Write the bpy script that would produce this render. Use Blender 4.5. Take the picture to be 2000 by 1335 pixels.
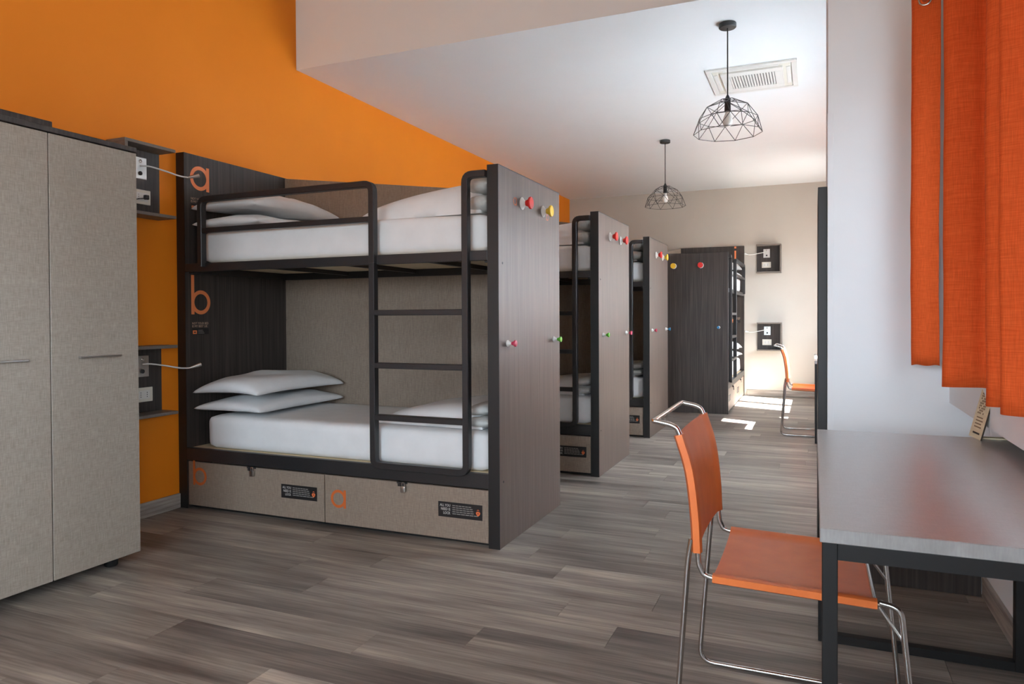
import bpy, bmesh, math, random
from mathutils import Vector, Matrix, noise

# ------------------------------------------------------------------ scene, camera, light
S = bpy.context.scene
COL = S.collection
for o in list(bpy.data.objects):
    bpy.data.objects.remove(o)

FPX = 1393.14
YAW, PITCH, ROLL = -0.4003, -0.0129, -0.0048
CAM = Vector((3.5952, -3.2309, 1.1587))
fwd = Vector((math.sin(YAW) * math.cos(PITCH), math.cos(YAW) * math.cos(PITCH), math.sin(PITCH)))
r0 = Vector((math.cos(YAW), -math.sin(YAW), 0))
u0 = r0.cross(fwd)
rr = r0 * math.cos(ROLL) + u0 * math.sin(ROLL)
uu = -r0 * math.sin(ROLL) + u0 * math.cos(ROLL)
cam_data = bpy.data.cameras.new('camera')
cam = bpy.data.objects.new('camera', cam_data)
COL.objects.link(cam)
cam_data.sensor_width = 36
cam_data.lens = FPX / 2000 * 36
cam_data.shift_y = -(667.5 - 636.88) / 2000
cam_data.clip_start = 0.02
m = Matrix((rr, uu, -fwd)).transposed().to_4x4()
m.translation = CAM
cam.matrix_world = m
S.camera = cam

SKY_STRENGTH = 14.0
SUN_STRENGTH = 105.0
S.view_settings.view_transform = 'Standard'
S.view_settings.look = 'None'
S.view_settings.gamma = 1
S.view_settings.use_curve_mapping = False
S.view_settings.exposure = 0.66

world = bpy.data.worlds.new('sky')
S.world = world
world.use_nodes = True
bg = world.node_tree.nodes['Background']
wt = world.node_tree                        # pale sky above the horizon, darker ground below it
wc = wt.nodes.new('ShaderNodeTexCoord'); wsep = wt.nodes.new('ShaderNodeSeparateXYZ'); wr = wt.nodes.new('ShaderNodeValToRGB')
wt.links.new(wc.outputs['Generated'], wsep.inputs[0]); wt.links.new(wsep.outputs['Z'], wr.inputs[0])
wr.color_ramp.elements[0].position = 0.0; wr.color_ramp.elements[0].color = (0.36, 0.35, 0.33, 1)
wr.color_ramp.elements[1].position = 0.03; wr.color_ramp.elements[1].color = (0.75, 0.88, 1.0, 1)
wt.links.new(wr.outputs[0], bg.inputs[0])
bg.inputs[1].default_value = SKY_STRENGTH

sun_data = bpy.data.lights.new('sun', 'SUN')
sun_data.energy = SUN_STRENGTH
sun_data.angle = math.radians(0.5)
sun_data.color = (1.0, 0.975, 0.95)
sun = bpy.data.objects.new('sun', sun_data)
COL.objects.link(sun)
SUN_DIR = Vector((-0.79, 0.36, -1.0)).normalized()
sun.rotation_euler = SUN_DIR.to_track_quat('-Z', 'Y').to_euler()
sun.location = (9, -2, 6)

# room constants
XR = 4.12          # face of the window wall
XO = 4.46          # its outer face
YF = 7.65          # far wall
YB = -5.0          # wall behind the camera
ZC = 3.028         # low ceiling
ZU = 4.80          # high ceiling
YBEAM = 1.115      # where the low ceiling begins
WZ0, WZ1 = 0.985, 2.28
WINDOWS = [(-1.95, -0.03), (-4.6, -2.95), (3.72, 5.15), (5.35, 6.95), (1.35, 3.05)]

for (a, b) in WINDOWS:                      # sampling portals only: no light of their own
    pd = bpy.data.lights.new('window_portal', 'AREA')
    pd.shape = 'RECTANGLE'
    pd.size, pd.size_y = WZ1 - WZ0, b - a
    pd.cycles.is_portal = True
    po = bpy.data.objects.new('window_portal', pd)
    COL.objects.link(po)
    po.location = (XO + 0.02, (a + b) / 2, (WZ0 + WZ1) / 2)
    po.rotation_euler = (0, math.radians(90), 0)
BW = (1.30, 3.60)                           # window in the wall behind the camera
pd = bpy.data.lights.new('window_portal', 'AREA')
pd.shape = 'RECTANGLE'
pd.size, pd.size_y = BW[1] - BW[0], WZ1 - WZ0
pd.cycles.is_portal = True
po = bpy.data.objects.new('window_portal', pd)
COL.objects.link(po)
po.location = ((BW[0] + BW[1]) / 2, YB - .22, (WZ0 + WZ1) / 2)
po.rotation_euler = (math.radians(90), 0, 0)


# ------------------------------------------------------------------ helpers
def lin(c):
    def f(v):
        v /= 255
        return v / 12.92 if v <= 0.04045 else ((v + 0.055) / 1.055) ** 2.4
    return (f(c[0]), f(c[1]), f(c[2]), 1)


def new_mat(name, col=(200, 200, 200), rough=0.5, metal=0.0, spec=0.5):
    mt = bpy.data.materials.new(name)
    mt.use_nodes = True
    b = mt.node_tree.nodes['Principled BSDF']
    b.inputs['Base Color'].default_value = lin(col)
    b.inputs['Roughness'].default_value = rough
    b.inputs['Metallic'].default_value = metal
    b.inputs['Specular IOR Level'].default_value = spec
    return mt


def nodes(mt):
    nt = mt.node_tree
    return nt, nt.nodes['Principled BSDF']


def noise_color(mt, stops, scale, nscale=1.0, detail=6, bump=0.0, use_random=False, rough=0.55):
    """procedural colour from a stretched noise: stops = [(pos, rgb)...]"""
    nt, b = nodes(mt)
    tc = nt.nodes.new('ShaderNodeTexCoord')
    mp = nt.nodes.new('ShaderNodeMapping')
    mp.inputs['Scale'].default_value = scale
    src = tc.outputs['Object']
    if use_random:
        oi = nt.nodes.new('ShaderNodeObjectInfo')
        mul = nt.nodes.new('ShaderNodeMath'); mul.operation = 'MULTIPLY'; mul.inputs[1].default_value = 57.0
        nt.links.new(oi.outputs['Random'], mul.inputs[0])
        cb = nt.nodes.new('ShaderNodeCombineXYZ')
        nt.links.new(mul.outputs[0], cb.inputs[0]); nt.links.new(mul.outputs[0], cb.inputs[2])
        ad = nt.nodes.new('ShaderNodeVectorMath'); ad.operation = 'ADD'
        nt.links.new(src, ad.inputs[0]); nt.links.new(cb.outputs[0], ad.inputs[1])
        src = ad.outputs[0]
    nt.links.new(src, mp.inputs['Vector'])
    nz = nt.nodes.new('ShaderNodeTexNoise')
    nz.inputs['Scale'].default_value = nscale
    nz.inputs['Detail'].default_value = detail
    nz.inputs['Roughness'].default_value = rough
    nt.links.new(mp.outputs[0], nz.inputs['Vector'])
    rp = nt.nodes.new('ShaderNodeValToRGB')
    el = rp.color_ramp.elements
    el[0].position, el[0].color = stops[0][0], lin(stops[0][1])
    el[1].position, el[1].color = stops[-1][0], lin(stops[-1][1])
    for p, c in stops[1:-1]:
        e = el.new(p); e.color = lin(c)
    nt.links.new(nz.outputs['Fac'], rp.inputs[0])
    nt.links.new(rp.outputs[0], b.inputs['Base Color'])
    if bump:
        bp = nt.nodes.new('ShaderNodeBump')
        bp.inputs['Strength'].default_value = bump
        bp.inputs['Distance'].default_value = 0.002
        nt.links.new(nz.outputs['Fac'], bp.inputs['Height'])
        nt.links.new(bp.outputs[0], b.inputs['Normal'])
    return mt, rp, nz, mp, src


def mix_noise(mt, ctx, scale, stops, fac=0.5, mode='MULTIPLY', nscale=1.0, detail=3):
    """a second stretched noise blended over the first colour"""
    _, rp, nz, mp, src = ctx
    nt, b = nodes(mt)
    m2 = nt.nodes.new('ShaderNodeMapping'); m2.inputs['Scale'].default_value = scale
    m2.inputs['Location'].default_value = (3.1, 7.7, 1.9)
    nt.links.new(src, m2.inputs['Vector'])
    n2 = nt.nodes.new('ShaderNodeTexNoise')
    n2.inputs['Scale'].default_value = nscale; n2.inputs['Detail'].default_value = detail
    nt.links.new(m2.outputs[0], n2.inputs['Vector'])
    r2 = nt.nodes.new('ShaderNodeValToRGB')
    el = r2.color_ramp.elements
    el[0].position, el[0].color = stops[0][0], lin(stops[0][1])
    el[1].position, el[1].color = stops[1][0], lin(stops[1][1])
    nt.links.new(n2.outputs['Fac'], r2.inputs[0])
    mx = nt.nodes.new('ShaderNodeMix'); mx.data_type = 'RGBA'; mx.blend_type = mode
    mx.inputs[0].default_value = fac
    old = b.inputs['Base Color'].links[0].from_socket
    nt.links.new(old, mx.inputs[6]); nt.links.new(r2.outputs[0], mx.inputs[7])
    nt.links.new(mx.outputs[2], b.inputs['Base Color'])


MAT = {}
MAT['orange_wall'] = new_mat('orange_wall_paint', rough=0.62, spec=0.3)
noise_color(MAT['orange_wall'], [(0.3, (228, 128, 18)), (0.7, (231, 131, 21))], (1, 1, 1), 3, 4, 0.05)
MAT['white_wall'] = new_mat('white_wall_paint', rough=0.7, spec=0.25)
noise_color(MAT['white_wall'], [(0.3, (229, 232, 234)), (0.7, (232, 235, 237))], (1, 1, 1), 3, 4, 0.05)
MAT['cream_wall'] = new_mat('cream_wall_paint', rough=0.7, spec=0.25)
noise_color(MAT['cream_wall'], [(0.3, (194, 188, 178)), (0.7, (197, 191, 181))], (1, 1, 1), 3, 4, 0.05)
MAT['ceiling'] = new_mat('ceiling_paint', rough=0.75, spec=0.2)
noise_color(MAT['ceiling'], [(0.3, (238, 240, 240)), (0.7, (240, 242, 242))], (1, 1, 1), 2.5, 4, 0.04)
MAT['plank'] = new_mat('grey_oak_vinyl', rough=0.42, spec=0.45)
ctx = noise_color(MAT['plank'], [(0.30, (112, 103, 97)), (0.45, (148, 140, 133)), (0.58, (174, 166, 157)), (0.72, (206, 196, 182))],
                  (0.7, 7.0, 1), 1.6, 7, 0.12, True, 0.6)
mix_noise(MAT['plank'], ctx, (2.2, 70, 1), [(0.3, (150, 146, 143)), (0.62, (255, 255, 255))], 0.55, 'MULTIPLY', 1.5, 5)
mix_noise(MAT['plank'], ctx, (0.35, 0.6, 1), [(0.35, (158, 152, 148)), (0.65, (255, 252, 246))], 0.7, 'MULTIPLY', 1.2, 2)
MAT['gap'] = new_mat('dark_floor_joint', (38, 35, 33), 0.8)
MAT['skirting'] = new_mat('grey_wood_skirting', rough=0.5)
noise_color(MAT['skirting'], [(0.35, (128, 120, 113)), (0.65, (176, 168, 159))], (2, 2, 40), 1.5, 5, 0.05)
MAT['darkwood'] = new_mat('dark_grain_laminate', rough=0.42, spec=0.35)
ctx = noise_color(MAT['darkwood'], [(0.3, (48, 43, 40)), (0.5, (62, 56, 53)), (0.72, (80, 73, 68))], (60, 60, 1.3), 1.4, 6, 0.06)
MAT['darkwood_lit'] = new_mat('lit_grain_laminate', rough=0.4, spec=0.36)  # dark laminate again, with warm window light and reflection put into its colour
noise_color(MAT['darkwood_lit'], [(0.3, (80, 66, 58)), (0.5, (92, 77, 68)), (0.72, (106, 89, 79))], (60, 60, 1.3), 1.4, 6, 0.06)
MAT['edge'] = new_mat('black_edge_band', (28, 27, 27), 0.45)
MAT['linen'] = new_mat('taupe_linen_laminate', rough=0.5, spec=0.4)
ctx = noise_color(MAT['linen'], [(0.3, (160, 149, 138)), (0.7, (176, 165, 152))], (25, 25, 180), 1.5, 4, 0.08)
mix_noise(MAT['linen'], ctx, (260, 260, 14), [(0.3, (205, 203, 200)), (0.7, (255, 255, 255))], 0.8, 'MULTIPLY', 1.5, 3)
MAT['linen_bed'] = new_mat('brown_linen_laminate', rough=0.5, spec=0.4)
ctx = noise_color(MAT['linen_bed'], [(0.3, (147, 131, 117)), (0.7, (162, 145, 130))], (25, 25, 180), 1.5, 4, 0.08)
mix_noise(MAT['linen_bed'], ctx, (260, 260, 14), [(0.3, (205, 203, 200)), (0.7, (255, 255, 255))], 0.8, 'MULTIPLY', 1.5, 3)
MAT['desk_metal'] = new_mat('matt_black_steel', (24, 23, 23), 0.5, 0.0, 0.35)
MAT['desk_top'] = new_mat('grey_linen_desk_laminate', rough=0.32, spec=0.55)
ctx = noise_color(MAT['desk_top'], [(0.3, (142, 140, 139)), (0.7, (154, 152, 150))], (180, 25, 25), 1.5, 4, 0.04)
mix_noise(MAT['desk_top'], ctx, (16, 260, 16), [(0.3, (215, 213, 210)), (0.7, (255, 255, 255))], 0.8, 'MULTIPLY', 1.5, 3)
nodes(MAT['desk_top'])[1].inputs['Coat Weight'].default_value = 1.0
nodes(MAT['desk_top'])[1].inputs['Coat Roughness'].default_value = 0.34
nodes(MAT['desk_top'])[1].inputs['Coat IOR'].default_value = 1.7
MAT['black_metal'] = new_mat('black_powder_coat', rough=0.42, spec=0.5)
noise_color(MAT['black_metal'], [(0.3, (37, 36, 37)), (0.7, (42, 41, 42))], (1, 1, 1), 90, 2, 0.04)
MAT['plywood'] = new_mat('pale_plywood', rough=0.6)
noise_color(MAT['plywood'], [(0.3, (228, 208, 172)), (0.7, (242, 226, 194))], (2, 30, 30), 1.5, 5, 0.05)
MAT['sheet'] = new_mat('white_cotton', rough=0.85, spec=0.2)
noise_color(MAT['sheet'], [(0.3, (226, 226, 226)), (0.7, (233, 233, 233))], (1, 1, 1), 9, 5, 0.25)
MAT['blanket'] = new_mat('pale_grey_blanket', rough=0.9, spec=0.15)
noise_color(MAT['blanket'], [(0.3, (186, 187, 184)), (0.7, (206, 207, 204))], (1, 1, 1), 30, 5, 0.3)
MAT['chrome'] = new_mat('chrome', (205, 203, 200), 0.16, 1.0)
MAT['brushed'] = new_mat('brushed_steel', (196, 194, 190), 0.3, 1.0)
MAT['leather'] = new_mat('orange_leather', rough=0.38, spec=0.5)
noise_color(MAT['leather'], [(0.3, (222, 114, 54)), (0.7, (234, 126, 62))], (1, 1, 1), 14, 6, 0.12)
MAT['white_plastic'] = new_mat('white_plastic', (226, 224, 218), 0.35)
MAT['cream_plastic'] = new_mat('cream_plastic', (222, 217, 203), 0.4)
MAT['black_plastic'] = new_mat('black_plastic', (22, 22, 23), 0.4)
MAT['orange_vinyl'] = new_mat('orange_vinyl_print', (238, 136, 82), 0.5)
MAT['beige_print'] = new_mat('beige_print', (214, 184, 158), 0.6)
MAT['orange_print'] = new_mat('orange_print', (206, 104, 46), 0.5)
MAT['sticker_black'] = new_mat('black_sticker', (26, 24, 25), 0.5)
MAT['sticker_white'] = new_mat('white_print', (216, 213, 208), 0.6)
MAT['sticker_grey'] = new_mat('grey_print', (140, 137, 133), 0.6)
MAT['sticker_orange'] = new_mat('orange_icon_print', (224, 110, 58), 0.6)
for k, c in dict(red=(206, 44, 40), yellow=(228, 184, 56), pink=(206, 72, 96), green=(96, 176, 52), blue=(44, 128, 172)).items():
    MAT['knob_' + k] = new_mat(k + '_lacquer', c, 0.25)
MAT['bulb'] = new_mat('opal_glass_bulb', (236, 234, 228), 0.2)
MAT['cardwood'] = new_mat('pale_card_wood', rough=0.6)
noise_color(MAT['cardwood'], [(0.3, (206, 188, 152)), (0.7, (222, 206, 172))], (4, 4, 40), 2, 4)
MAT['cardprint'] = new_mat('brown_card_print', (124, 98, 66), 0.6)
MAT['card_edge'] = new_mat('burnt_card_edge', (52, 40, 30), 0.7)
MAT['rubber'] = new_mat('black_rubber', (20, 20, 20), 0.7)
MAT['window_frame'] = new_mat('white_window_frame', (228, 227, 224), 0.4)

# curtain cloth: lets some daylight through
mt = new_mat('orange_curtain_cloth', rough=0.85, spec=0.15)
c = noise_color(mt, [(0.3, (212, 84, 34)), (0.7, (232, 104, 48))], (14, 14, 300), 1.6, 4, 0.15)
mix_noise(mt, c, (400, 400, 16), [(0.3, (222, 216, 212)), (0.7, (255, 255, 255))], 0.8, 'MULTIPLY', 1.5, 3)
nt, b = nodes(mt)
tr = nt.nodes.new('ShaderNodeBsdfTranslucent')
tr.inputs[0].default_value = lin((236, 92, 32))
mx = nt.nodes.new('ShaderNodeMixShader'); mx.inputs[0].default_value = 0.07
out = nt.nodes['Material Output']
nt.links.new(b.outputs[0], mx.inputs[1]); nt.links.new(tr.outputs[0], mx.inputs[2])
nt.links.new(mx.outputs[0], out.inputs[0])
MAT['curtain'] = mt
# clear pane; frosted and opal ones added to scatter sun into soft daylight
mt = bpy.data.materials.new('clear_glass_pane'); mt.use_nodes = True
nt = mt.node_tree; nt.nodes.remove(nt.nodes['Principled BSDF'])
tp = nt.nodes.new('ShaderNodeBsdfTransparent'); gl = nt.nodes.new('ShaderNodeBsdfGlossy'); gl.inputs['Roughness'].default_value = 0.02
mx = nt.nodes.new('ShaderNodeMixShader'); mx.inputs[0].default_value = 0.03
nt.links.new(tp.outputs[0], mx.inputs[1]); nt.links.new(gl.outputs[0], mx.inputs[2])
nt.links.new(mx.outputs[0], nt.nodes['Material Output'].inputs[0])
MAT['glass'] = mt
mt = bpy.data.materials.new('frosted_diffuser_pane'); mt.use_nodes = True
nt = mt.node_tree; nt.nodes.remove(nt.nodes['Principled BSDF'])
tl = nt.nodes.new('ShaderNodeBsdfTranslucent'); tl.inputs[0].default_value = (0.25, 0.265, 0.28, 1)
nt.links.new(tl.outputs[0], nt.nodes['Material Output'].inputs[0])
MAT['frosted'] = mt
mt = mt.copy(); mt.name = 'opal_diffuser_pane'
[n for n in mt.node_tree.nodes if n.type == 'BSDF_TRANSLUCENT'][0].inputs[0].default_value = (0.58, 0.615, 0.65, 1)
MAT['opal'] = mt


class MB:
    """collects shapes, several materials allowed, and links them as one mesh object"""
    def __init__(self):
        self.bm = bmesh.new()
        self.mats = []

    def mi(self, mat):
        if mat not in self.mats:
            self.mats.append(mat)
        return self.mats.index(mat)

    def _paint(self, before, mat):
        if mat is None:
            return
        i = self.mi(mat)
        for f in self.bm.faces:
            if f not in before:
                f.material_index = i

    def box(self, x0, x1, y0, y1, z0, z1, mat=None, bev=0.0, seg=2):
        x0, x1 = min(x0, x1), max(x0, x1); y0, y1 = min(y0, y1), max(y0, y1); z0, z1 = min(z0, z1), max(z0, z1)
        before = set(self.bm.faces) if mat else None
        v = [self.bm.verts.new(p) for p in ((x0, y0, z0), (x1, y0, z0), (x1, y1, z0), (x0, y1, z0),
                                            (x0, y0, z1), (x1, y0, z1), (x1, y1, z1), (x0, y1, z1))]
        fs = [self.bm.faces.new([v[i] for i in q]) for q in
              ((0, 3, 2, 1), (4, 5, 6, 7), (0, 1, 5, 4), (1, 2, 6, 5), (2, 3, 7, 6), (3, 0, 4, 7))]
        if bev > 0:
            es = list({e for f in fs for e in f.edges})
            bmesh.ops.bevel(self.bm, geom=es, offset=bev, segments=seg, affect='EDGES', profile=0.5)
        if mat:
            self._paint(before, mat)
        return self

    def poly(self, pts, ext, mat=None):
        """flat polygon pts (3d) extruded by the vector ext"""
        before = set(self.bm.faces) if mat else None
        ext = Vector(ext)
        a = [self.bm.verts.new(p) for p in pts]
        b = [self.bm.verts.new(Vector(p) + ext) for p in pts]
        n = len(pts)
        self.bm.faces.new(a[::-1]); self.bm.faces.new(b)
        for i in range(n):
            self.bm.faces.new((a[i], a[(i + 1) % n], b[(i + 1) % n], b[i]))
        if mat:
            self._paint(before, mat)
        return self

    def sweep(self, pts, section, normal=None, closed=False, caps=True, mat=None):
        """section: list of (a, b); a along the path-plane normal, b across it"""
        before = set(self.bm.faces) if mat else None
        P = [Vector(p) for p in pts]
        n = len(P)
        T = []
        for i in range(n):
            if closed:
                t = (P[(i + 1) % n] - P[i]).normalized() + (P[i] - P[i - 1]).normalized()
            elif i == 0:
                t = P[1] - P[0]
            elif i == n - 1:
                t = P[-1] - P[-2]
            else:
                t = (P[i + 1] - P[i]).normalized() + (P[i] - P[i - 1]).normalized()
            T.append(t.normalized())
        if normal is None:
            N = Vector((0, 0, 1)) if abs(T[0].z) < 0.9 else Vector((1, 0, 0))
            N = (N - T[0] * N.dot(T[0])).normalized()
        else:
            N = Vector(normal).normalized()
        rings = []
        for i in range(n):
            if normal is None:
                N = (N - T[i] * N.dot(T[i])).normalized()
            B = T[i].cross(N).normalized()
            k = 1.0
            if 0 < i < n - 1 or closed:
                d1 = (P[i] - P[i - 1]).normalized()
                k = 1 / max(0.5, d1.dot(T[i]))
            rings.append([self.bm.verts.new(P[i] + N * a + B * b * k) for a, b in section])
        mcount = len(section)
        rng = range(n) if closed else range(n - 1)
        for i in rng:
            A, Bv = rings[i], rings[(i + 1) % n]
            for j in range(mcount):
                self.bm.faces.new((A[j], A[(j + 1) % mcount], Bv[(j + 1) % mcount], Bv[j]))
        if caps and not closed:
            self.bm.faces.new(rings[0][::-1]); self.bm.faces.new(rings[-1])
        if mat:
            self._paint(before, mat)
        return self

    def rod(self, pts, r, n=8, closed=False, mat=None):
        sec = [(r * math.cos(2 * math.pi * i / n), r * math.sin(2 * math.pi * i / n)) for i in range(n)]
        return self.sweep(pts, sec, None, closed, True, mat)

    def lathe(self, prof, axis_o, axis_d, n=20, mat=None):
        """prof: [(r, t)] along axis"""
        before = set(self.bm.faces) if mat else None
        D = Vector(axis_d).normalized(); O = Vector(axis_o)
        A = Vector((0, 0, 1)) if abs(D.z) < 0.9 else Vector((1, 0, 0))
        A = (A - D * A.dot(D)).normalized(); B = D.cross(A)
        rings = []
        for r, t in prof:
            if r < 1e-6:
                rings.append([self.bm.verts.new(O + D * t)])
            else:
                rings.append([self.bm.verts.new(O + D * t + (A * math.cos(2 * math.pi * i / n) + B * math.sin(2 * math.pi * i / n)) * r) for i in range(n)])
        for a, b in zip(rings, rings[1:]):
            for i in range(n):
                j = (i + 1) % n
                if len(a) == 1 and len(b) == 1:
                    continue
                if len(a) == 1:
                    self.bm.faces.new((a[0], b[j], b[i]))
                elif len(b) == 1:
                    self.bm.faces.new((a[i], a[j], b[0]))
                else:
                    self.bm.faces.new((a[i], a[j], b[j], b[i]))
        if len(rings[0]) > 1:
            self.bm.faces.new(rings[0][::-1])
        if len(rings[-1]) > 1:
            self.bm.faces.new(rings[-1])
        if mat:
            self._paint(before, mat)
        return self

    def grid(self, fn, nu, nv, mat=None):
        before = set(self.bm.faces) if mat else None
        g = [[self.bm.verts.new(fn(i / nu, j / nv)) for j in range(nv + 1)] for i in range(nu + 1)]
        for i in range(nu):
            for j in range(nv):
                self.bm.faces.new((g[i][j], g[i + 1][j], g[i + 1][j + 1], g[i][j + 1]))
        if mat:
            self._paint(before, mat)
        return g

    def mesh(self, name, mat=None, smooth=None, recalc=True):
        if recalc:
            bmesh.ops.recalc_face_normals(self.bm, faces=self.bm.faces)
        me = bpy.data.meshes.new(name)
        self.bm.to_mesh(me); self.bm.free()
        if mat is not None:
            me.materials.append(mat)
        for q in self.mats:
            me.materials.append(q)
        if smooth is not None:
            for p in me.polygons:
                p.use_smooth = True
            me.set_sharp_from_angle(angle=math.radians(smooth))
        return me


def link(name, me, parent=None):
    o = bpy.data.objects.new(name, me)
    COL.objects.link(o)
    if parent is not None:
        o.parent = parent
    return o


def build(mb, name, mat=None, parent=None, smooth=None):
    return link(name, mb.mesh(name, MAT[mat] if mat else None, smooth), parent)


def tag(o, label, cat, group=None):
    o['label'] = label
    o['category'] = cat
    if group:
        o['group'] = group
    return o


def thing(name, label, cat, loc=(0, 0, 0), rotz=0.0, group=None):
    o = bpy.data.objects.new(name, None)
    o.empty_display_size = 0.1
    COL.objects.link(o)
    o.location = loc
    o.rotation_euler = (0, 0, rotz)
    return tag(o, label, cat, group)


def struct(o):
    o['kind'] = 'structure'
    return o


def fillet(pts, r, n=5):
    P = [Vector(p) for p in pts]
    outp = [P[0]]
    for i in range(1, len(P) - 1):
        a, b, c = P[i - 1], P[i], P[i + 1]
        d1, d2 = (a - b), (c - b)
        rad = min(r, d1.length * 0.49, d2.length * 0.49)
        p0, p2 = b + d1.normalized() * rad, b + d2.normalized() * rad
        for k in range(n + 1):
            t = k / n
            outp.append(p0 * (1 - t) ** 2 + b * 2 * t * (1 - t) + p2 * t * t)
    outp.append(P[-1])
    return outp


def catmull(pts, n=8):
    P = [Vector(p) for p in pts]
    P = [P[0] * 2 - P[1]] + P + [P[-1] * 2 - P[-2]]
    o = []
    for i in range(1, len(P) - 2):
        for k in range(n):
            t = k / n
            o.append(0.5 * ((2 * P[i]) + (P[i + 1] - P[i - 1]) * t + (2 * P[i - 1] - 5 * P[i] + 4 * P[i + 1] - P[i + 2]) * t * t
                            + (3 * P[i] - P[i - 1] - 3 * P[i + 1] + P[i + 2]) * t ** 3))
    o.append(P[-2])
    return o


def rect(w, h, c=0.0):
    w /= 2; h /= 2
    if c <= 0:
        return [(-w, -h), (w, -h), (w, h), (-w, h)]
    return [(-w + c, -h), (w - c, -h), (w, -h + c), (w, h - c), (w - c, h), (-w + c, h), (-w, h - c), (-w, -h + c)]


# ------------------------------------------------------------------ room shell
FLOOR = struct(build(MB().box(0, XO, YB, YF, -0.12, -0.006), 'floor', 'gap'))
PW, PL = 0.1865, 1.32
FIX = {0: 1.14, 1: 1.60, 2: 1.36, -1: 2.12, -2: 1.37}
rng = random.Random(5)
plank_cache = {}
row = -15
while True:
    y0 = -1.0095 + row * PW
    if y0 >= YF - 0.02:
        break
    y1 = min(y0 + PW, YF)
    off = FIX.get(row, rng.uniform(0, PL)) % PL
    xs = [0.0]
    x = off if off > 0.05 else off + PL
    while x < 4.20:
        xs.append(x); x += PL
    xs.append(4.245)
    for xa, xb in zip(xs, xs[1:]):
        key = (round(xb - xa, 3), round(y1 - y0, 4))
        if key not in plank_cache:
            plank_cache[key] = MB().box(-(xb - xa) / 2 + .0006, (xb - xa) / 2 - .0006, -(y1 - y0) / 2 + .0006, (y1 - y0) / 2 - .0006, -0.006, 0).mesh('plank', MAT['plank'])
        p = link('plank', plank_cache[key], FLOOR)
        p.location = ((xa + xb) / 2, (y0 + y1) / 2, 0)
    row += 1

struct(build(MB().box(-0.2, 0, YB - .2, YF + .2, -0.12, ZU + .2), 'wall_left', 'orange_wall'))
struct(build(MB().box(0, XO, YF, YF + 0.2, -0.12, ZU), 'wall_far', 'cream_wall'))
struct(build(MB().box(0, XO, YB - 0.2, YB, -0.12, WZ0).box(0, XO, YB - 0.2, YB, WZ1, ZU).box(0, BW[0], YB - 0.2, YB, WZ0, WZ1).box(BW[1], XO, YB - 0.2, YB, WZ0, WZ1).box(0, XO, YB - .85, YB - .2, WZ1 + .02, WZ1 + .14), 'wall_back', 'white_wall'))  # last box: unseen slab added outside to shade the back window from sun
struct(build(MB().box(0, XO, YB, YBEAM, ZU, ZU + .2).box(0, XO, YBEAM, YF, ZC, ZU + .2), 'ceiling', 'ceiling'))

# window wall: above the niche line it stands at XR, under the near window it steps back
mb = MB()
edges = sorted({YB, YF, -2.3, 0.24} | {v for w in WINDOWS for v in w})
for a, b in zip(edges, edges[1:]):
    mid = (a + b) / 2
    xin = 4.245 if -2.3 < mid < 0.24 else XR
    win = any(w[0] < mid < w[1] for w in WINDOWS)
    if xin > XR:
        mb.box(xin, XO, a, b, -0.12, 0.79)
        mb.box(XR, XO, a, b, 0.79, WZ0 if win else ZU)
    else:
        mb.box(XR, XO, a, b, -0.12, WZ0 if win else ZU)
    if win:
        mb.box(XR, XO, a, b, WZ1, ZU)
mb.box(XO, XO + 1.25, -5.6, -2.0, WZ1 + .02, WZ1 + .14)      # unseen slab added to keep the sun off the window beside the camera
struct(build(mb, 'wall_right', 'white_wall'))
struct(build(MB().box(3.653, XR + .001, 0.2395, 0.80, -0.003, ZC + .0), 'wall_pier', 'white_wall'))
struct(build(MB().box(3.651, 3.674, 0.2385, 0.262, 0.0, 2.053, bev=.0006, seg=1), 'trim_1', 'white_wall'))

for i, (a, b) in enumerate(WINDOWS):
    w = struct(build(MB().box(XO - .13, XO - .07, a, b, WZ0, WZ0 + .06).box(XO - .13, XO - .07, a, b, WZ1 - .06, WZ1)
                     .box(XO - .13, XO - .07, a, a + .06, WZ0 + .06, WZ1 - .06).box(XO - .13, XO - .07, b - .06, b, WZ0 + .06, WZ1 - .06),
                     'window_%d' % (i + 1), 'window_frame'))
    mid = (a + b) / 2
    build(MB().box(XO - .125, XO - .075, mid - .065, mid + .065, WZ0 + .06, WZ1 - .06), 'mullion', 'window_frame', w)
    for pa, pb in ((a + .06, mid - .065), (mid + .065, b - .06)):
        build(MB().box(XO - .101, XO - .099, pa, pb, WZ0 + .06, WZ1 - .06), 'pane', 'frosted' if i == 0 else 'opal' if i == 4 else 'glass', w)
    build(MB().box(XR - .02, XO - .13, a - .03, b + .03, WZ0 - .03, WZ0, bev=.004), 'sill', 'window_frame', w)


w = struct(build(MB().box(BW[0], BW[1], YB - .13, YB - .07, WZ0, WZ0 + .06).box(BW[0], BW[1], YB - .13, YB - .07, WZ1 - .06, WZ1)
                 .box(BW[0], BW[0] + .06, YB - .13, YB - .07, WZ0 + .06, WZ1 - .06).box(BW[1] - .06, BW[1], YB - .13, YB - .07, WZ0 + .06, WZ1 - .06), 'window_6', 'window_frame'))
mid = (BW[0] + BW[1]) / 2
build(MB().box(mid - .05, mid + .05, YB - .125, YB - .075, WZ0 + .06, WZ1 - .06), 'mullion', 'window_frame', w)
for pa, pb in ((BW[0] + .06, mid - .05), (mid + .05, BW[1] - .06)):
    build(MB().box(pa, pb, YB - .101, YB - .099, WZ0 + .06, WZ1 - .06), 'pane', 'glass', w)


def skirting(name, x0, x1, y0, y1, h=0.088):
    struct(build(MB().box(x0, x1, y0, y1, 0, h, bev=.002, seg=1), name, 'skirting'))


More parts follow.
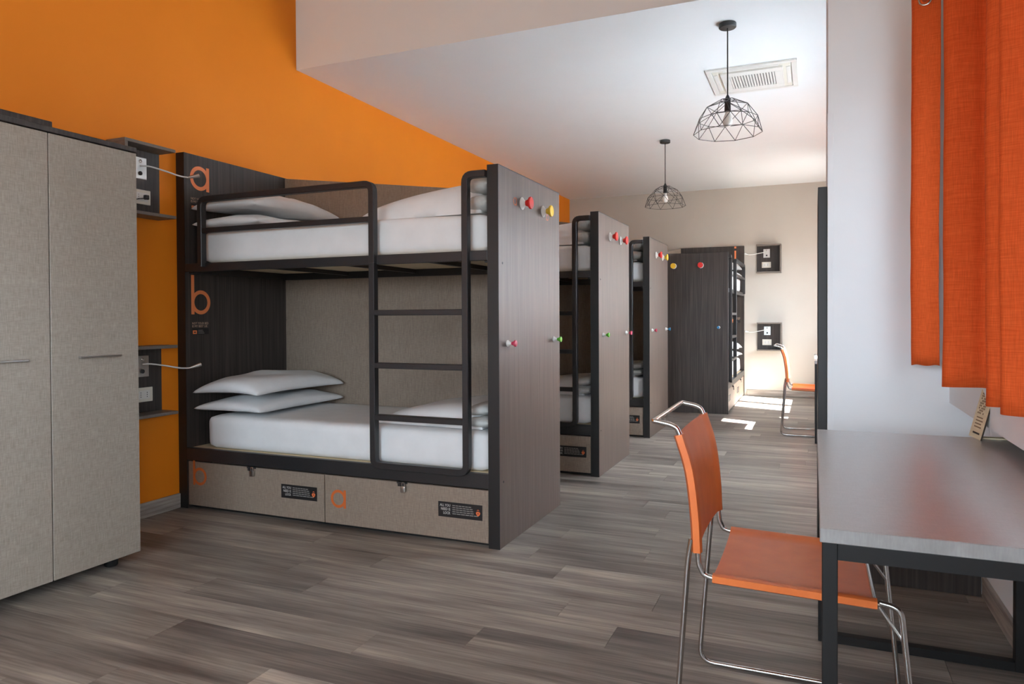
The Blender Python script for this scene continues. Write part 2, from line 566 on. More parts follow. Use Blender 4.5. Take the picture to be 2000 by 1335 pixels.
skirting('baseboard_left', 0, 0.014, YB, 0.0 - .002)
skirting('baseboard_far', 2.70, XR, YF - 0.014, YF)
skirting('baseboard_right', 4.231, 4.245, -2.3, 0.20)


# ------------------------------------------------------------------ letters and stickers
def ring_pts(cx, cy, r, a0=0, a1=360, n=36):
    return [(cx + r * math.cos(math.radians(a0 + (a1 - a0) * i / n)), cy + r * math.sin(math.radians(a0 + (a1 - a0) * i / n))) for i in range(n + 1)]


def letter_shapes(ch, w):
    """flat strokes: list of polylines; x-height is 1, stroke w"""
    h = 0.5 - w / 2
    full = ('ring', 0.5, 0.5, h, 0, 360)
    right = 0.5 + h
    left = 0.5 - h
    if ch == 'a':
        return [full, ('bar', right - w / 2 + .0, 0, right + w / 2, 1.0)]
    if ch == 'b':
        return [full, ('bar', left - w / 2, 0, left + w / 2, 1.62)]
    if ch == 'i':
        return [('bar', .5 - w / 2, 0, .5 + w / 2, 1.0), ('bar', .5 - w * .6, 1.22, .5 + w * .6, 1.22 + w * 1.2)]
    if ch == 'j':
        return [('bar', .5 - w / 2, -.28, .5 + w / 2, 1.0), ('bar', .5 - w * .6, 1.22, .5 + w * .6, 1.22 + w * 1.2),
                ('ring', .5 - .30, -.28, .30, -90, 0)]
    return []


def add_letter(mb, ch, O, U, V, size, stroke=0.15, depth=0.0015, mat=None):
    """O lower-left, U reading direction, V up"""
    O, U, V = Vector(O), Vector(U), Vector(V)
    Nn = U.cross(V).normalized() * depth
    for k, sh in enumerate(letter_shapes(ch, stroke)):
        lift = Nn * (0.12 * k)
        if sh[0] == 'bar':
            _, x0, y0, x1, y1 = sh
            mb.poly([O + lift + U * (a * size) + V * (b * size) for a, b in ((x0, y0), (x1, y0), (x1, y1), (x0, y1))], Nn, mat)
        else:
            _, cx, cy, r, a0, a1 = sh
            outer = ring_pts(cx, cy, r + stroke / 2, a0, a1)
            inner = ring_pts(cx, cy, r - stroke / 2, a0, a1)
            for i in range(len(outer) - 1):
                q = (outer[i], outer[i + 1], inner[i + 1], inner[i])
                mb.poly([O + lift + U * (a * size) + V * (b * size) for a, b in q], Nn, mat)


def add_text(mb, text, O, U, V, height, width=None, depth=0.0004, mat=None, align_right=False):
    cu = bpy.data.curves.new('t', 'FONT')
    cu.body = text
    cu.size = 1.0
    cu.resolution_u = 2
    ob = bpy.data.objects.new('t', cu)
    COL.objects.link(ob)
    dg = bpy.context.evaluated_depsgraph_get()
    me = bpy.data.meshes.new_from_object(ob.evaluated_get(dg))
    bpy.data.objects.remove(ob); bpy.data.curves.remove(cu)
    xs = [v.co.x for v in me.vertices]; ys = [v.co.y for v in me.vertices]
    s = height / 0.70
    sx = s if width is None else width / (max(xs) - min(xs))
    x0 = max(xs) if align_right else min(xs)
    O, U, V = Vector(O), Vector(U), Vector(V)
    Nn = U.cross(V).normalized() * depth
    vs = [mb.bm.verts.new(O + U * ((v.co.x - x0) * sx) + V * (v.co.y * s) + Nn) for v in me.vertices]
    i = mb.mi(mat) if mat else 0
    for p in me.polygons:
        try:
            f = mb.bm.faces.new([vs[k] for k in p.vertices]); f.material_index = i
        except ValueError:
            pass
    bpy.data.meshes.remove(me)


def lock_sticker(O, U, V):
    """black sticker: ALL YOU NEED IS LOCK, lines of small print, orange padlock"""
    O, U, V = Vector(O), Vector(U), Vector(V)
    N = U.cross(V).normalized()
    W, H = 0.252, 0.078
    mb = MB()
    mb.poly([O, O + U * W, O + U * W + V * H, O + V * H], N * 0.0006, MAT['sticker_black'])
    o = O + N * 0.0006
    P = lambda a, b: o + U * a + V * b
    for k, t in enumerate(('ALL YOU', 'NEED IS', 'LOCK')):
        add_text(mb, t, P(0.070, 0.054 - k * 0.0195), U, V, 0.0135, {0: .060, 1: .054, 2: .040}[k], mat=MAT['sticker_white'], align_right=True)
    for k, ln in enumerate((.110, .118, .122, .124, .148)):
        yb = 0.060 - k * 0.0105
        mm = MAT['sticker_grey']
        for q in range(6):
            a = 0.082 + ln * q / 6
            mb.poly([P(a, yb), P(a + ln / 6 - .003, yb), P(a + ln / 6 - .003, yb + .0042), P(a, yb + .0042)], N * 0.0003, mm)
    # padlock: heart-like body and shackle
    c = (0.228, 0.036)
    body = [(-.011, .004), (-.012, -.001), (-.008, -.009), (0, -.016), (.008, -.009), (.012, -.001), (.011, .004), (.006, .008), (-.006, .008)]
    mb.poly([P(c[0] + a, c[1] + b_) for a, b_ in body], N * 0.0004, MAT['sticker_orange'])
    sh = ring_pts(0, .008, .0062, 0, 180, 10); si = ring_pts(0, .008, .0038, 0, 180, 10)
    for i in range(10):
        mb.poly([P(c[0] + a, c[1] + b_ + .004) for a, b_ in (sh[i], sh[i + 1], si[i + 1], si[i])], N * 0.0004, MAT['sticker_orange'])
    mb.poly([P(c[0] + a, c[1] + b_) for a, b_ in ((-.002, -.006), (.002, -.006), (.002, .002), (-.002, .002))], N * 0.0006, MAT['sticker_black'])
    return mb


def bed_sticker(O, U, V):
    O, U, V = Vector(O), Vector(U), Vector(V)
    N = U.cross(V).normalized()
    mb = MB()
    W, H = 0.130, 0.078
    P = lambda a, b: O + U * a + V * b
    mb.poly([P(0, 0), P(W, 0), P(W, .038), P(0, .038)], N * 0.0005, MAT['sticker_black'])
    o2 = O + N * 0.0002
    add_text(mb, 'NOT YOUR BED', o2 + V * .063, U, V, 0.0135, .128, mat=MAT['beige_print'])
    add_text(mb, 'IS MY BEST LIE', o2 + V * .045, U, V, 0.0135, .118, mat=MAT['beige_print'])
    o3 = O + N * 0.0006
    Q = lambda a, b: o3 + U * a + V * b
    mb.poly([Q(.004, .004), Q(.036, .004), Q(.036, .026), Q(.004, .026)], N * 0.0003, MAT['orange_vinyl'])
    mb.poly([Q(.012, .011), Q(.028, .011), Q(.028, .018), Q(.012, .018)], N * 0.0005, MAT['sticker_black'])
    for k in range(3):
        mb.poly([Q(.044, .007 + k * .009), Q(.044 + .05 - k * .006, .007 + k * .009), Q(.044 + .05 - k * .006, .010 + k * .009), Q(.044, .010 + k * .009)], N * 0.0003, MAT['sticker_grey'])
    return mb


# ------------------------------------------------------------------ bunk beds
BL, BD, BH, BHH, BT, BHT = 2.157, 0.918, 1.917, 2.172, 0.061, 0.066
X0, X1 = BHT, BL - BT
CACHE = {}


def part(key, name, fn, mat, parent, smooth=None):
    if key not in CACHE:
        mb = fn()
        CACHE[key] = mb.mesh(name, MAT[mat] if mat else None, smooth)
    return link(name, CACHE[key], parent)


def knob_mesh(color, r, x, y, z, s):
    base = MB().lathe([(r * .95, 0), (r * 1.0, .004), (r * .62, .012), (r * .40, .020), (r * .40, .026)], (x, s * y, z), (1, 0, 0), 20)
    k = r / .034
    cap = MB().lathe([(r * .42, .024), (r * .55, .026 + .008 * k), (r * .60, .030 + .010 * k), (r * .92, .034 + .012 * k), (r * .98, .038 + .014 * k), (r * .90, .042 + .015 * k), (0, .043 + .015 * k)], (x, s * y, z), (1, 0, 0), 20)
    return base, cap


def bunk(loc, rotz, s, label, letters, knobs, side_letters=False):
    T = thing('bunk_bed', label, 'bunk bed', loc, rotz, 'bunk beds in the dormitory')
    Y = lambda v: s * v
    # end boards
    def f():
        return MB().box(0, BHT, Y(0.004), Y(BD), 0, BHH, bev=.0015, seg=1)
    hb = part(('hb', s), 'headboard', f, 'darkwood', T)
    part(('hbe', s), 'edge_strip', lambda: MB().box(0, BHT, Y(0), Y(0.0045), 0, BHH), 'edge', hb)
    def f():
        return MB().box(X1, BL, Y(0.004), Y(BD), 0, BH - .004, bev=.0015, seg=1)
    ep = part(('ep', s), 'end_panel', f, 'darkwood_lit' if s > 0 else 'darkwood', T)  # panels turned to the windows get the colour with light painted in
    part(('epe', s), 'edge_strip', lambda: MB().box(X1, BL, Y(0), Y(0.0045), 0, BH).box(X1, BL, Y(0.0045), Y(BD), BH - .004, BH), 'edge', ep)
    part(('eps', s), 'screw_cap', lambda: MB().lathe([(.006, 0), (.006, .0015), (0, .002)], (BL, Y(.05), .33), (1, 0, 0), 12), 'edge', ep)
    part(('eps2', s), 'screw_cap', lambda: MB().lathe([(.006, 0), (.006, .0015), (0, .002)], (BL, Y(.05), 1.43), (1, 0, 0), 12), 'edge', ep)
    # slanted back panel with a joint line
    def f():
        yb0, yb1 = Y(BD - .018), Y(BD)
        mb = MB()
        mb.poly([(X0, yb0, .02), (X1, yb0, .02), (X1, yb0, 1.146), (X0, yb0, 1.146)], (0, yb1 - yb0, 0))
        mb.poly([(X0, yb0, 1.148), (X1, yb0, 1.148), (X1, yb0, BH - .002), (X0, yb0, BHH - .004)], (0, yb1 - yb0, 0))
        mb.box(X0, X1, Y(BD - .008), Y(BD), 1.140, 1.155)
        return mb
    part(('bp', s), 'back_panel', f, 'linen_bed', T)
    # rails
    part(('ur', s), 'upper_front_rail', lambda: MB().box(X0, X1, Y(0), Y(.03), 1.443, 1.493, bev=.003), 'black_metal', T)
    part(('ubr', s), 'upper_back_rail', lambda: MB().box(X0, X1, Y(BD - .048), Y(BD - .018), 1.432, 1.482, bev=.003), 'black_metal', T)
    part(('lr', s), 'lower_front_rail', lambda: MB().box(X0, X1, Y(0), Y(.03), .296, .372, bev=.003), 'black_metal', T)
    part(('uba', s), 'upper_bed_base', lambda: MB().box(X0 + .002, X1 - .002, Y(.032), Y(BD - .05), 1.478, 1.496), 'plywood', T)
    part(('lba', s), 'lower_bed_base', lambda: MB().box(X0 + .002, X1 - .002, Y(.032), Y(BD - .02), .350, .368), 'plywood', T)
    for k, xx in enumerate((.62, 1.16, 1.70)):
        part(('cb', s, k), 'cross_bar', lambda: MB().box(xx - .015, xx + .015, Y(.031), Y(BD - .049), 1.452, 1.477), 'black_metal', T)
    for k, xx in enumerate((X0, X1 - .03)):
        part(('eb', s, k), 'end_bar', lambda: MB().box(xx, xx + .03, Y(.031), Y(BD - .049), 1.435, 1.477), 'black_metal', T)
    # guard rail and ladder, flat bar 40 x 26
    NY = (0, 1, 0)
    ymid = Y(-.008)
    sec = rect(.042, .034, .003)
    def f():
        mb = MB()
        mb.sweep(fillet([(.213, ymid, 1.47), (.213, ymid, 1.872), (1.428, ymid, 1.872), (1.428, ymid, 1.45)], .045), sec, NY)
        return mb
    gr = part(('gr', s), 'guard_rail', f, 'black_metal', T, 30)
    part(('gm', s), 'middle_bar', lambda: MB().sweep([(.229, ymid, 1.684), (1.412, ymid, 1.684)], rect(.034, .030, .002), NY), 'black_metal', gr)
    def f():
        mb = MB()
        mb.sweep(fillet([(X1, ymid, 1.872), (1.982, ymid, 1.872), (1.982, ymid, .372), (1.428, ymid, .372), (1.428, ymid, 1.449)], .04), sec, NY)
        return mb
    ld = part(('ld', s), 'ladder', f, 'black_metal', T, 30)
    for k, zz in enumerate((.629, .905, 1.185)):
        part(('rg', s, k), 'rung', lambda: MB().sweep([(1.444, ymid, zz), (1.966, ymid, zz)], rect(.042, .030, .003), NY), 'black_metal', ld)
    # drawers
    UX = (1, 0, 0) if s > 0 else (-1, 0, 0)
    for k, (a, b) in enumerate(((X0 + .006, 1.0845), (1.0915, X1 - .004))):
        dr = part(('dr', s, k), 'drawer', lambda: MB().box(a, b, Y(.006), Y(.024), .022, .288, bev=.0015, seg=1).box(a + .02, b - .02, Y(.024), Y(.80), .03, .25), 'linen_bed', T)
        xc = (.571, 1.593)[k]
        def f():
            mb = MB()
            mb.box(xc - .030, xc + .030, Y(-.004), Y(.006), .283, .292, MAT['black_metal'])
            mb.box(xc - .022, xc + .012, Y(-.010), Y(.0055), .270, .284, MAT['black_metal'], .002, 1)
            mb.box(xc + .000, xc + .026, Y(-.018), Y(-.004), .240, .272, MAT['brushed'], .003, 2)
            mb.rod(fillet([(xc + .006, Y(-.011), .271), (xc + .006, Y(-.011), .292), (xc + .020, Y(-.011), .292), (xc + .020, Y(-.011), .271)], .006), .0028, 6, mat=MAT['brushed'])
            return mb
        part(('lk', s, k), 'padlock_hasp', f, None, dr, 30)
        sx = (.785, 1.807)[k]
        ox = sx if s > 0 else sx + .252
        part(('st', s, k), 'sticker', lambda: lock_sticker((ox, Y(.0058), .133), UX, (0, 0, 1)), None, dr)
        if letters:
            ch = (letters[1], letters[0])[k]
            lx, lz, sz = ((.110, .147, .108), (1.131, .112, .100))[k]
            def f():
                mb = MB()
                ox2 = lx if s > 0 else lx + sz
                add_letter(mb, ch, (ox2, Y(.0058), lz), UX, (0, 0, 1), sz, .15, .0008)
                return mb
            part(('dl', s, k, ch), 'letter', f, 'orange_print', dr)
    part(('pl', s), 'plinth', lambda: MB().box(X0, X1, Y(.045), Y(.06), 0, .02), 'edge', T)
    # big letters and stickers on the headboard
    if letters:
        for k, (ch, z0, sz) in enumerate(((letters[0], 1.956, .150), (letters[1], 1.185, .150))):
            def f():
                mb = MB()
                yo = .045 if s > 0 else -.045 - sz
                add_letter(mb, ch, (BHT, yo, z0), (0, 1, 0), (0, 0, 1), sz, .155, .001)
                return mb
            part(('hl', s, ch), 'letter', f, 'orange_vinyl', hb)
        for k, zz in enumerate((1.060, 1.830)):
            yo = .050 if s > 0 else -.180
            part(('hs', s, k), 'sticker', lambda: bed_sticker((BHT + .0002, yo, zz), (0, 1, 0), (0, 0, 1)), None, hb)
    # coat knobs on the end panel
    for (color, r, y, z) in knobs:
        key = ('kn', s, color, r, y, z)
        if key not in CACHE:
            b_, c_ = knob_mesh(color, r, BL, y, z, s)
            CACHE[key] = (b_.mesh('coat_knob', MAT['white_plastic'], 35), c_.mesh('knob_cap', MAT['knob_' + color], 35))
        kb = link('coat_knob', CACHE[key][0], T)
        kc = link('knob_cap', CACHE[key][1], kb)
        kc['label'] = color + ' round cap'
    if side_letters:
        def f():
            mb = MB()
            add_letter(mb, 'a', (BL, Y(.195), 1.742), (0, 1, 0), (0, 0, 1), .042, .10, .0006)
            return mb
        part(('sl', s), 'small_letter', f, 'orange_print', ep)

        def f():
            mb = MB()
            add_letter(mb, 'b', (BL, Y(.690), 1.722), (0, 1, 0), (0, 0, 1), .036, .10, .0006)
            return mb
        part(('sl2', s), 'small_letter', f, 'orange_print', ep)
    return T


def knobset(a, b, c, d):
    return [(a, .034, .31, 1.765), (b, .034, .63, 1.765), (c, .017, .105, 1.025), (d, .017, .805, 1.025)]


Y2, Y3 = 1.743, 3.523
B1 = bunk((0, 0, 0), 0, 1, 'dark bunk bed with big orange letters a and b, next to the grey wardrobe', 'ab', knobset('red', 'yellow', 'pink', 'green'), True)
B2 = bunk((0.012, Y2, 0), 0, 1, 'dark bunk bed with two red coat knobs on top of its end panel', '', knobset('red', 'red', 'green', 'pink'))
B3 = bunk((-0.021 + .021, Y3, 0), 0, 1, 'dark bunk bed with pink and blue small knobs, behind the two red-knobbed one', '', knobset('red', 'yellow', 'pink', 'blue'))
B4X, B4Y = 2.665, YF - .001
B4 = bunk((B4X, B4Y, 0), -math.pi / 2, -1, 'dark bunk bed standing with its headboard against the far white wall', 'ij', knobset('red', 'yellow', 'blue', 'green'))


# ------------------------------------------------------------------ bedding
def soft(v, amp, f, seed=0.0):
    return noise.noise(Vector((v[0] * f + seed, v[1] * f - seed, v[2] * f + seed * .7))) * amp


def mattress_mesh(z0, z1, x0, x1, y0, y1, seed):
    nx, ny, nz = 44, 18, 6
    r = 0.045
    mb = MB()
    bm = mb.bm
    bmesh.ops.create_cube(bm, size=1)
    bmesh.ops.subdivide_edges(bm, edges=bm.edges[:], cuts=11, use_grid_fill=True)
    cx, cy, cz = (x0 + x1) / 2, (y0 + y1) / 2, (z0 + z1) / 2
    hx, hy, hz = (x1 - x0) / 2, (y1 - y0) / 2, (z1 - z0) / 2
    for v in bm.verts:
        # spread the cuts towards the borders so that the rounding is smooth
        def sp(t):
            t *= 2
            return math.copysign(1 - (1 - abs(t)) ** 1.6, t)
        p = Vector((sp(v.co.x) * hx, sp(v.co.y) * hy, sp(v.co.z) * hz))
        q = Vector((max(-hx + r, min(hx - r, p.x)), max(-hy + r, min(hy - r, p.y)), max(-hz + r, min(hz - r, p.z))))
        d = p - q
        if d.length > 1e-6:
            p = q + d.normalized() * min(r, max(abs(d.x), abs(d.y), abs(d.z)))
        w = 1.0 if p.z > -hz + .01 else 0.0
        p.y += soft((p.x * 2.2, p.y, p.z * 3), .006, 2.2, seed) * w
        p.z += soft((p.x, p.y, 0), .006, 2.6, seed + 4) * (1 if p.z > 0 else 0)
        v.co = p + Vector((cx, cy, cz))
    return mb


def pillow_mesh(lx, ly, th, seed, flat=0.35, droop=0.0):
    """lx along the bed, ly across, soft corners drawn out"""
    mb = MB()
    n = 26

    def pt(u, v, top):
        a, b = u * 2 - 1, v * 2 - 1
        a = math.copysign(1 - (1 - abs(a)) ** 1.5, a); b = math.copysign(1 - (1 - abs(b)) ** 1.5, b)
        x = a * lx / 2 * (1 - .075 * (1 - b * b)); y = b * ly / 2 * (1 - .06 * (1 - a * a))
        t = th * (max(0, 1 - a * a) * max(0, 1 - b * b)) ** .33
        t *= 1 + .22 * noise.noise(Vector((a * 1.3 + seed, b * 1.3, seed)))
        edge = (1 - a * a) * (1 - b * b)
        wr = soft((x, y, 0), .010, 9, seed) * min(1, edge * 3)
        z = (t * (1 - flat) + wr) if top else (-t * flat + wr * .3)
        z -= droop * (a * a * b * b)
        return (x, y, z)
    g1 = mb.grid(lambda u, v: pt(u, v, True), n, n)
    g2 = mb.grid(lambda u, v: pt(u, v, False), n, n)
    bmesh.ops.remove_doubles(mb.bm, verts=mb.bm.verts, dist=1e-5)
    return mb


def duvet_mesh(lx, ly, th, seed, wedge=0.6):
    """a folded duvet, thin at the head side and thick at the foot"""
    mb = MB()
    n = 28

    def pt(u, v, top):
        a, b = u * 2 - 1, v * 2 - 1
        a = math.copysign(1 - (1 - abs(a)) ** 1.4, a); b = math.copysign(1 - (1 - abs(b)) ** 1.7, b)
        x = a * lx / 2; y = b * ly / 2 * (1 - .04 * (1 - a))
        pr = (1 - abs(b) ** 7) ** .5 * (1 - max(0, a) ** 14) ** .5
        w = (u ** .62) * wedge + (1 - wedge) * (1 - (1 - u) ** 4)
        t = th * pr * w
        z = (t + soft((x, y, 0), .010, 6, seed) * pr * u) if top else soft((x, y, 0), .001, 4)
        if not top:
            z = max(0, z)
        return (x, y, max(z, 0))
    mb.grid(lambda u, v: pt(u, v, True), n, n)
    mb.grid(lambda u, v: pt(u, v, False), n, n)
    bmesh.ops.remove_doubles(mb.bm, verts=mb.bm.verts, dist=1e-5)
    return mb


def fold_mesh(lx, ly, hz, seed):
    """folded blanket layers stacked at the foot end, soft round edges"""
    mb = MB()
    nl = 2
    t = hz / nl
    for k in range(nl):
        def pt(u, v, top, k=k):
            a, b = u * 2 - 1, v * 2 - 1
            a = math.copysign(1 - (1 - abs(a)) ** 1.8, a); b = math.copysign(1 - (1 - abs(b)) ** 2.6, b)
            pr = (max(0, 1 - abs(a) ** 5) * max(0, 1 - abs(b) ** 12)) ** .5
            x = a * lx / 2 * (1 - .04 * k); y = b * ly / 2 * (1 - .02 * k) + soft((x * 3, k, 0), .02, 3, seed)
            w = soft((x * 2, y, k * 2.0), .012, 5, seed)
            return (x, y, t * (k + .5) + (1 if top else -1) * t * .49 * pr + w * (.3 + .7 * k / nl) + .002)
        mb.grid(lambda u, v: pt(u, v, True), 10, 22)
        mb.grid(lambda u, v: pt(u, v, False), 10, 22)
    bmesh.ops.remove_doubles(mb.bm, verts=mb.bm.verts, dist=1e-5)
    return mb


BM = {}


def bedding(name, key, fn, mat, bed_loc, rotz, s, loc, rot, label, cat, group):
    if key not in BM:
        BM[key] = fn().mesh(name, MAT[mat], 180)
    o = link(name, BM[key])
    R = Matrix.Rotation(rotz, 4, 'Z')
    M = Matrix.Translation(bed_loc) @ R @ Matrix.Translation((loc[0], s * loc[1], loc[2])) @ Matrix.Rotation(s * rot[2], 4, 'Z') @ Matrix.Rotation(rot[1], 4, 'Y') @ Matrix.Rotation(s * rot[0], 4, 'X')
    o.matrix_world = M
    return tag(o, label, cat, group)


BEDS = [((0, 0, 0), 0, 1, 'the a-b lettered bunk', True), ((.012, Y2, 0), 0, 1, 'the two-red-knob bunk', False),
        ((0, Y3, 0), 0, 1, 'the pink-and-blue-knob bunk', False), ((B4X, B4Y, 0), -math.pi / 2, -1, 'the far wall bunk', True)]
for bi, (bl, rz, s, nm, pil) in enumerate(BEDS):
    for lv, (z0, z1, x0m, lvn) in enumerate(((.368, .570, .185, 'lower'), (1.496, 1.690, .150, 'upper'))):
        xc, yc = (x0m + 2.085) / 2, (.040 + .868) / 2
        bedding('mattress', ('m', lv), lambda: mattress_mesh(z0 - (z0 + z1) / 2, (z1 - z0) / 2, -(2.085 - x0m) / 2, (2.085 - x0m) / 2, -.414, .414, lv * 3.0 + 1),
                'sheet', bl, rz, s, (xc, yc, (z0 + z1) / 2 + .001), (0, 0, 0), 'white mattress on the %s berth of %s' % (lvn, nm), 'mattress', 'mattresses in the bunks')
        if pil:
            bedding('pillow', ('p', lv, 0), lambda: pillow_mesh(.50, .84, .100, 1.0 + lv, .42, .012), 'sheet', bl, rz, s, (.352, .440, z1 + .052), (0, .0, .02),
                    'bottom white pillow of the pair, %s berth of %s' % (lvn, nm), 'pillow', 'pillows in the bunks')
            bedding('pillow', ('p', lv, 1), lambda: pillow_mesh(.50, .84, .122, 5.0 + lv, .36, .03), 'sheet', bl, rz, s, (.348, .440, z1 + .166), (0, 0, 0),
                    'top white pillow of the pair, %s berth of %s' % (lvn, nm), 'pillow', 'pillows in the bunks')
        th = .135 if lv == 0 else .200
        ln = .66 if lv == 0 else .80
        d = bedding('folded_duvet', ('d', lv), lambda: duvet_mesh(ln, .72, th, 2.0 + lv), 'sheet', bl, rz, s, (2.045 - ln / 2 - .03, .46, z1 + .006), (0, 0, 0),
                    'white folded duvet, foot of %s berth, %s' % (lvn, nm), 'duvet', 'duvets in the bunks')
        if ('f', lv) not in BM:
            BM[('f', lv)] = fold_mesh(.13, .75, th * .93, 3.0 + lv).mesh('blanket_fold', MAT['blanket'], 180)
        fo = link('blanket_fold', BM[('f', lv)], d)
        fo.location = (ln / 2 - .018, -s * .012, .004)
        fo['label'] = 'pale grey folded blanket edge'

# ------------------------------------------------------------------ wardrobe
WX, WY0, WY1 = .624, -1.640, -.790
W = thing('wardrobe', 'tall two-door wardrobe with grey linen doors and a dark top', 'wardrobe', (.32, -1.215, 0))


def local(o, root):
    o.parent = root
    o.matrix_parent_inverse = Matrix.Translation(root.location).inverted()
    return o


body = local(build(MB().box(.016, WX - .021, WY0 + .002, WY1 - .002, .052, 1.948, bev=.002, seg=1), 'body', 'darkwood'), W)
local(build(MB().box(.016, WX + .002, WY0, WY1 + .002, 1.949, 1.972, bev=.002, seg=1), 'top_board', 'darkwood'), W)
for k, (a, b) in enumerate(((WY0, -1.2175), (-1.2125, WY1))):
    d = local(build(MB().box(WX - .019, WX, a, b, .048, 1.944, bev=.0015, seg=1), 'door', 'linen'), W)
    h0, h1 = ((-1.527, -1.324), (-1.103, -.900))[k]
    h = build(MB().box(WX + .020, WX + .030, h0, h1, .987, .997, bev=.003).box(WX, WX + .022, h0 + .012, h0 + .022, .988, .996).box(WX, WX + .022, h1 - .022, h1 - .012, .988, .996), 'handle', 'brushed')
    local(h, W); h.parent = d; h.matrix_parent_inverse = Matrix.Identity(4)
    h['label'] = 'slim brushed metal bar handle'
for xx in (.07, .55):
    for yy in (WY0 + .08, WY1 - .10):
        local(build(MB().lathe([(.026, 0), (.030, .006), (.030, .030), (.020, .034), (.020, .053)], (xx, yy, 0), (0, 0, 1), 18), 'foot', 'rubber', smooth=35), W)
tag(build(MB().box(.04, .50, -1.60, -1.110, 1.9725, 2.030, bev=.003), 'storage_box', 'darkwood'), 'flat dark wooden box lying on top of the wardrobe', 'box')


# ------------------------------------------------------------------ wall niches with reading lamp and socket
def wall_unit(loc, rotz, s, nm, tall_z):
    """local: x out of the wall, y along it (towards the bed is +y * s), open on the bed side"""
    w, hgt, dp, t = .335, .405, .15, .018
    U = thing('wall_shelf', 'dark shelf box with grey rim, %s' % nm, 'shelf', loc, rotz, 'shelf boxes by the berths')
    Y = lambda v: s * v
    build(MB().box(.001, .016, Y(t), Y(w), t, hgt - t), 'back_board', 'darkwood', U)
    build(MB().box(.001, dp, Y(0), Y(w), hgt - t, hgt, bev=.0015, seg=1), 'top_board', 'linen_dark', U)
    build(MB().box(.001, dp, Y(0), Y(w), 0, t, bev=.0015, seg=1), 'bottom_board', 'linen_dark', U)
    build(MB().box(.001, dp, Y(0), Y(t), t, hgt - t), 'side_board', 'linen_dark', U)
    return U


MAT['linen_dark'] = new_mat('grey_brown_linen_laminate', rough=0.5)
c = noise_color(MAT['linen_dark'], [(0.3, (104, 95, 88)), (0.7, (122, 113, 105))], (25, 180, 25), 1.5, 4, 0.05)


def reading_lamp(loc, rotz, s, nm):
    L = thing('reading_lamp', 'gooseneck reading lamp %s' % nm, 'lamp', loc, rotz, 'reading lamps by the berths')
    Y = lambda v: s * v
    build(MB().box(0, .004, Y(-.045), Y(.045), -.062, .062, bev=.0015, seg=1), 'wall_plate', 'brushed', L)
    build(MB().lathe([(.012, 0), (.012, .006), (.004, .009), (0, .009)], (.004, Y(0), -.030), (1, 0, 0), 14), 'switch_button', 'black_plastic', L, 35)
    build(MB().lathe([(.009, 0), (.009, .006), (.005, .008), (0, .008)], (.004, Y(0), .040), (1, 0, 0), 14), 'usb_port', 'chrome', L, 35)
    pts = catmull([(.006, Y(0), .012), (.040, Y(.03), .012), (.075, Y(.10), -.002), (.105, Y(.18), -.020), (.120, Y(.235), -.022)], 6)
    build(MB().rod(pts, .0046, 8), 'gooseneck', 'white_plastic', L, 60)
    d = Vector((.030, Y(.060), .020)).normalized()
    build(MB().lathe([(.005, 0), (.007, .008), (.0125, .060), (.013, .066), (.0, .067)], (.120, Y(.235), -.022), d, 16), 'lamp_head', 'brushed', L, 35)
    return L


def wall_socket(loc, rotz, s, nm, plug):
    K = thing('wall_socket', 'cream power socket plate %s' % nm, 'socket', loc, rotz, 'sockets by the berths')
    Y = lambda v: s * v
    pl = build(MB().box(0, .007, Y(-.062), Y(.062), -.042, .042, bev=.003), 'cover_plate', 'cream_plastic', K)
    build(MB().box(.007, .0085, Y(-.040), Y(.040), -.024, .024), 'insert', 'white_plastic', K)
    mb = MB()
    for yy in (-.020, .022):
        for zz in (-.012, 0, .012):
            mb.lathe([(.0028, 0), (.0028, .0008), (0, .0008)], (.0085, Y(yy), zz), (1, 0, 0), 8)
    build(mb, 'pin_holes', 'black_plastic', K)
    if plug:
        build(MB().box(.009, .030, Y(.010), Y(.036), -.013, .013, bev=.004), 'plug', 'black_plastic', K)
        build(MB().rod(catmull([(.028, Y(.020), -.004), (.040, Y(-.01), -.012), (.045, Y(-.08), -.030), (.030, Y(-.13), -.05)], 5), .0026, 6), 'cable', 'black_plastic', K, 60)
    return K


UNITS = [((0, -.470, 1.742), 0, 1, 'high on the orange wall beside the wardrobe', True),
         ((0, -.470, .600), 0, 1, 'low on the orange wall beside the wardrobe', False),
         ((3.172, YF, 1.770), -math.pi / 2, -1, 'upper of the two on the far white wall', False),
         ((3.180, YF, .660), -math.pi / 2, -1, 'lower of the two on the far white wall', False)]
for loc, rz, s, nm, plug in UNITS:
    wall_unit(loc, rz, s, nm, 0)
    R = Matrix.Rotation(rz, 3, 'Z')
    q = Vector(loc) + R @ Vector((.0165, s * .200, .285))
    reading_lamp(q, rz, s, 'in the shelf ' + nm)
    q = Vector(loc) + R @ Vector((.0165, s * .205, .120))
    wall_socket(q, rz, s, 'in the shelf ' + nm, plug)


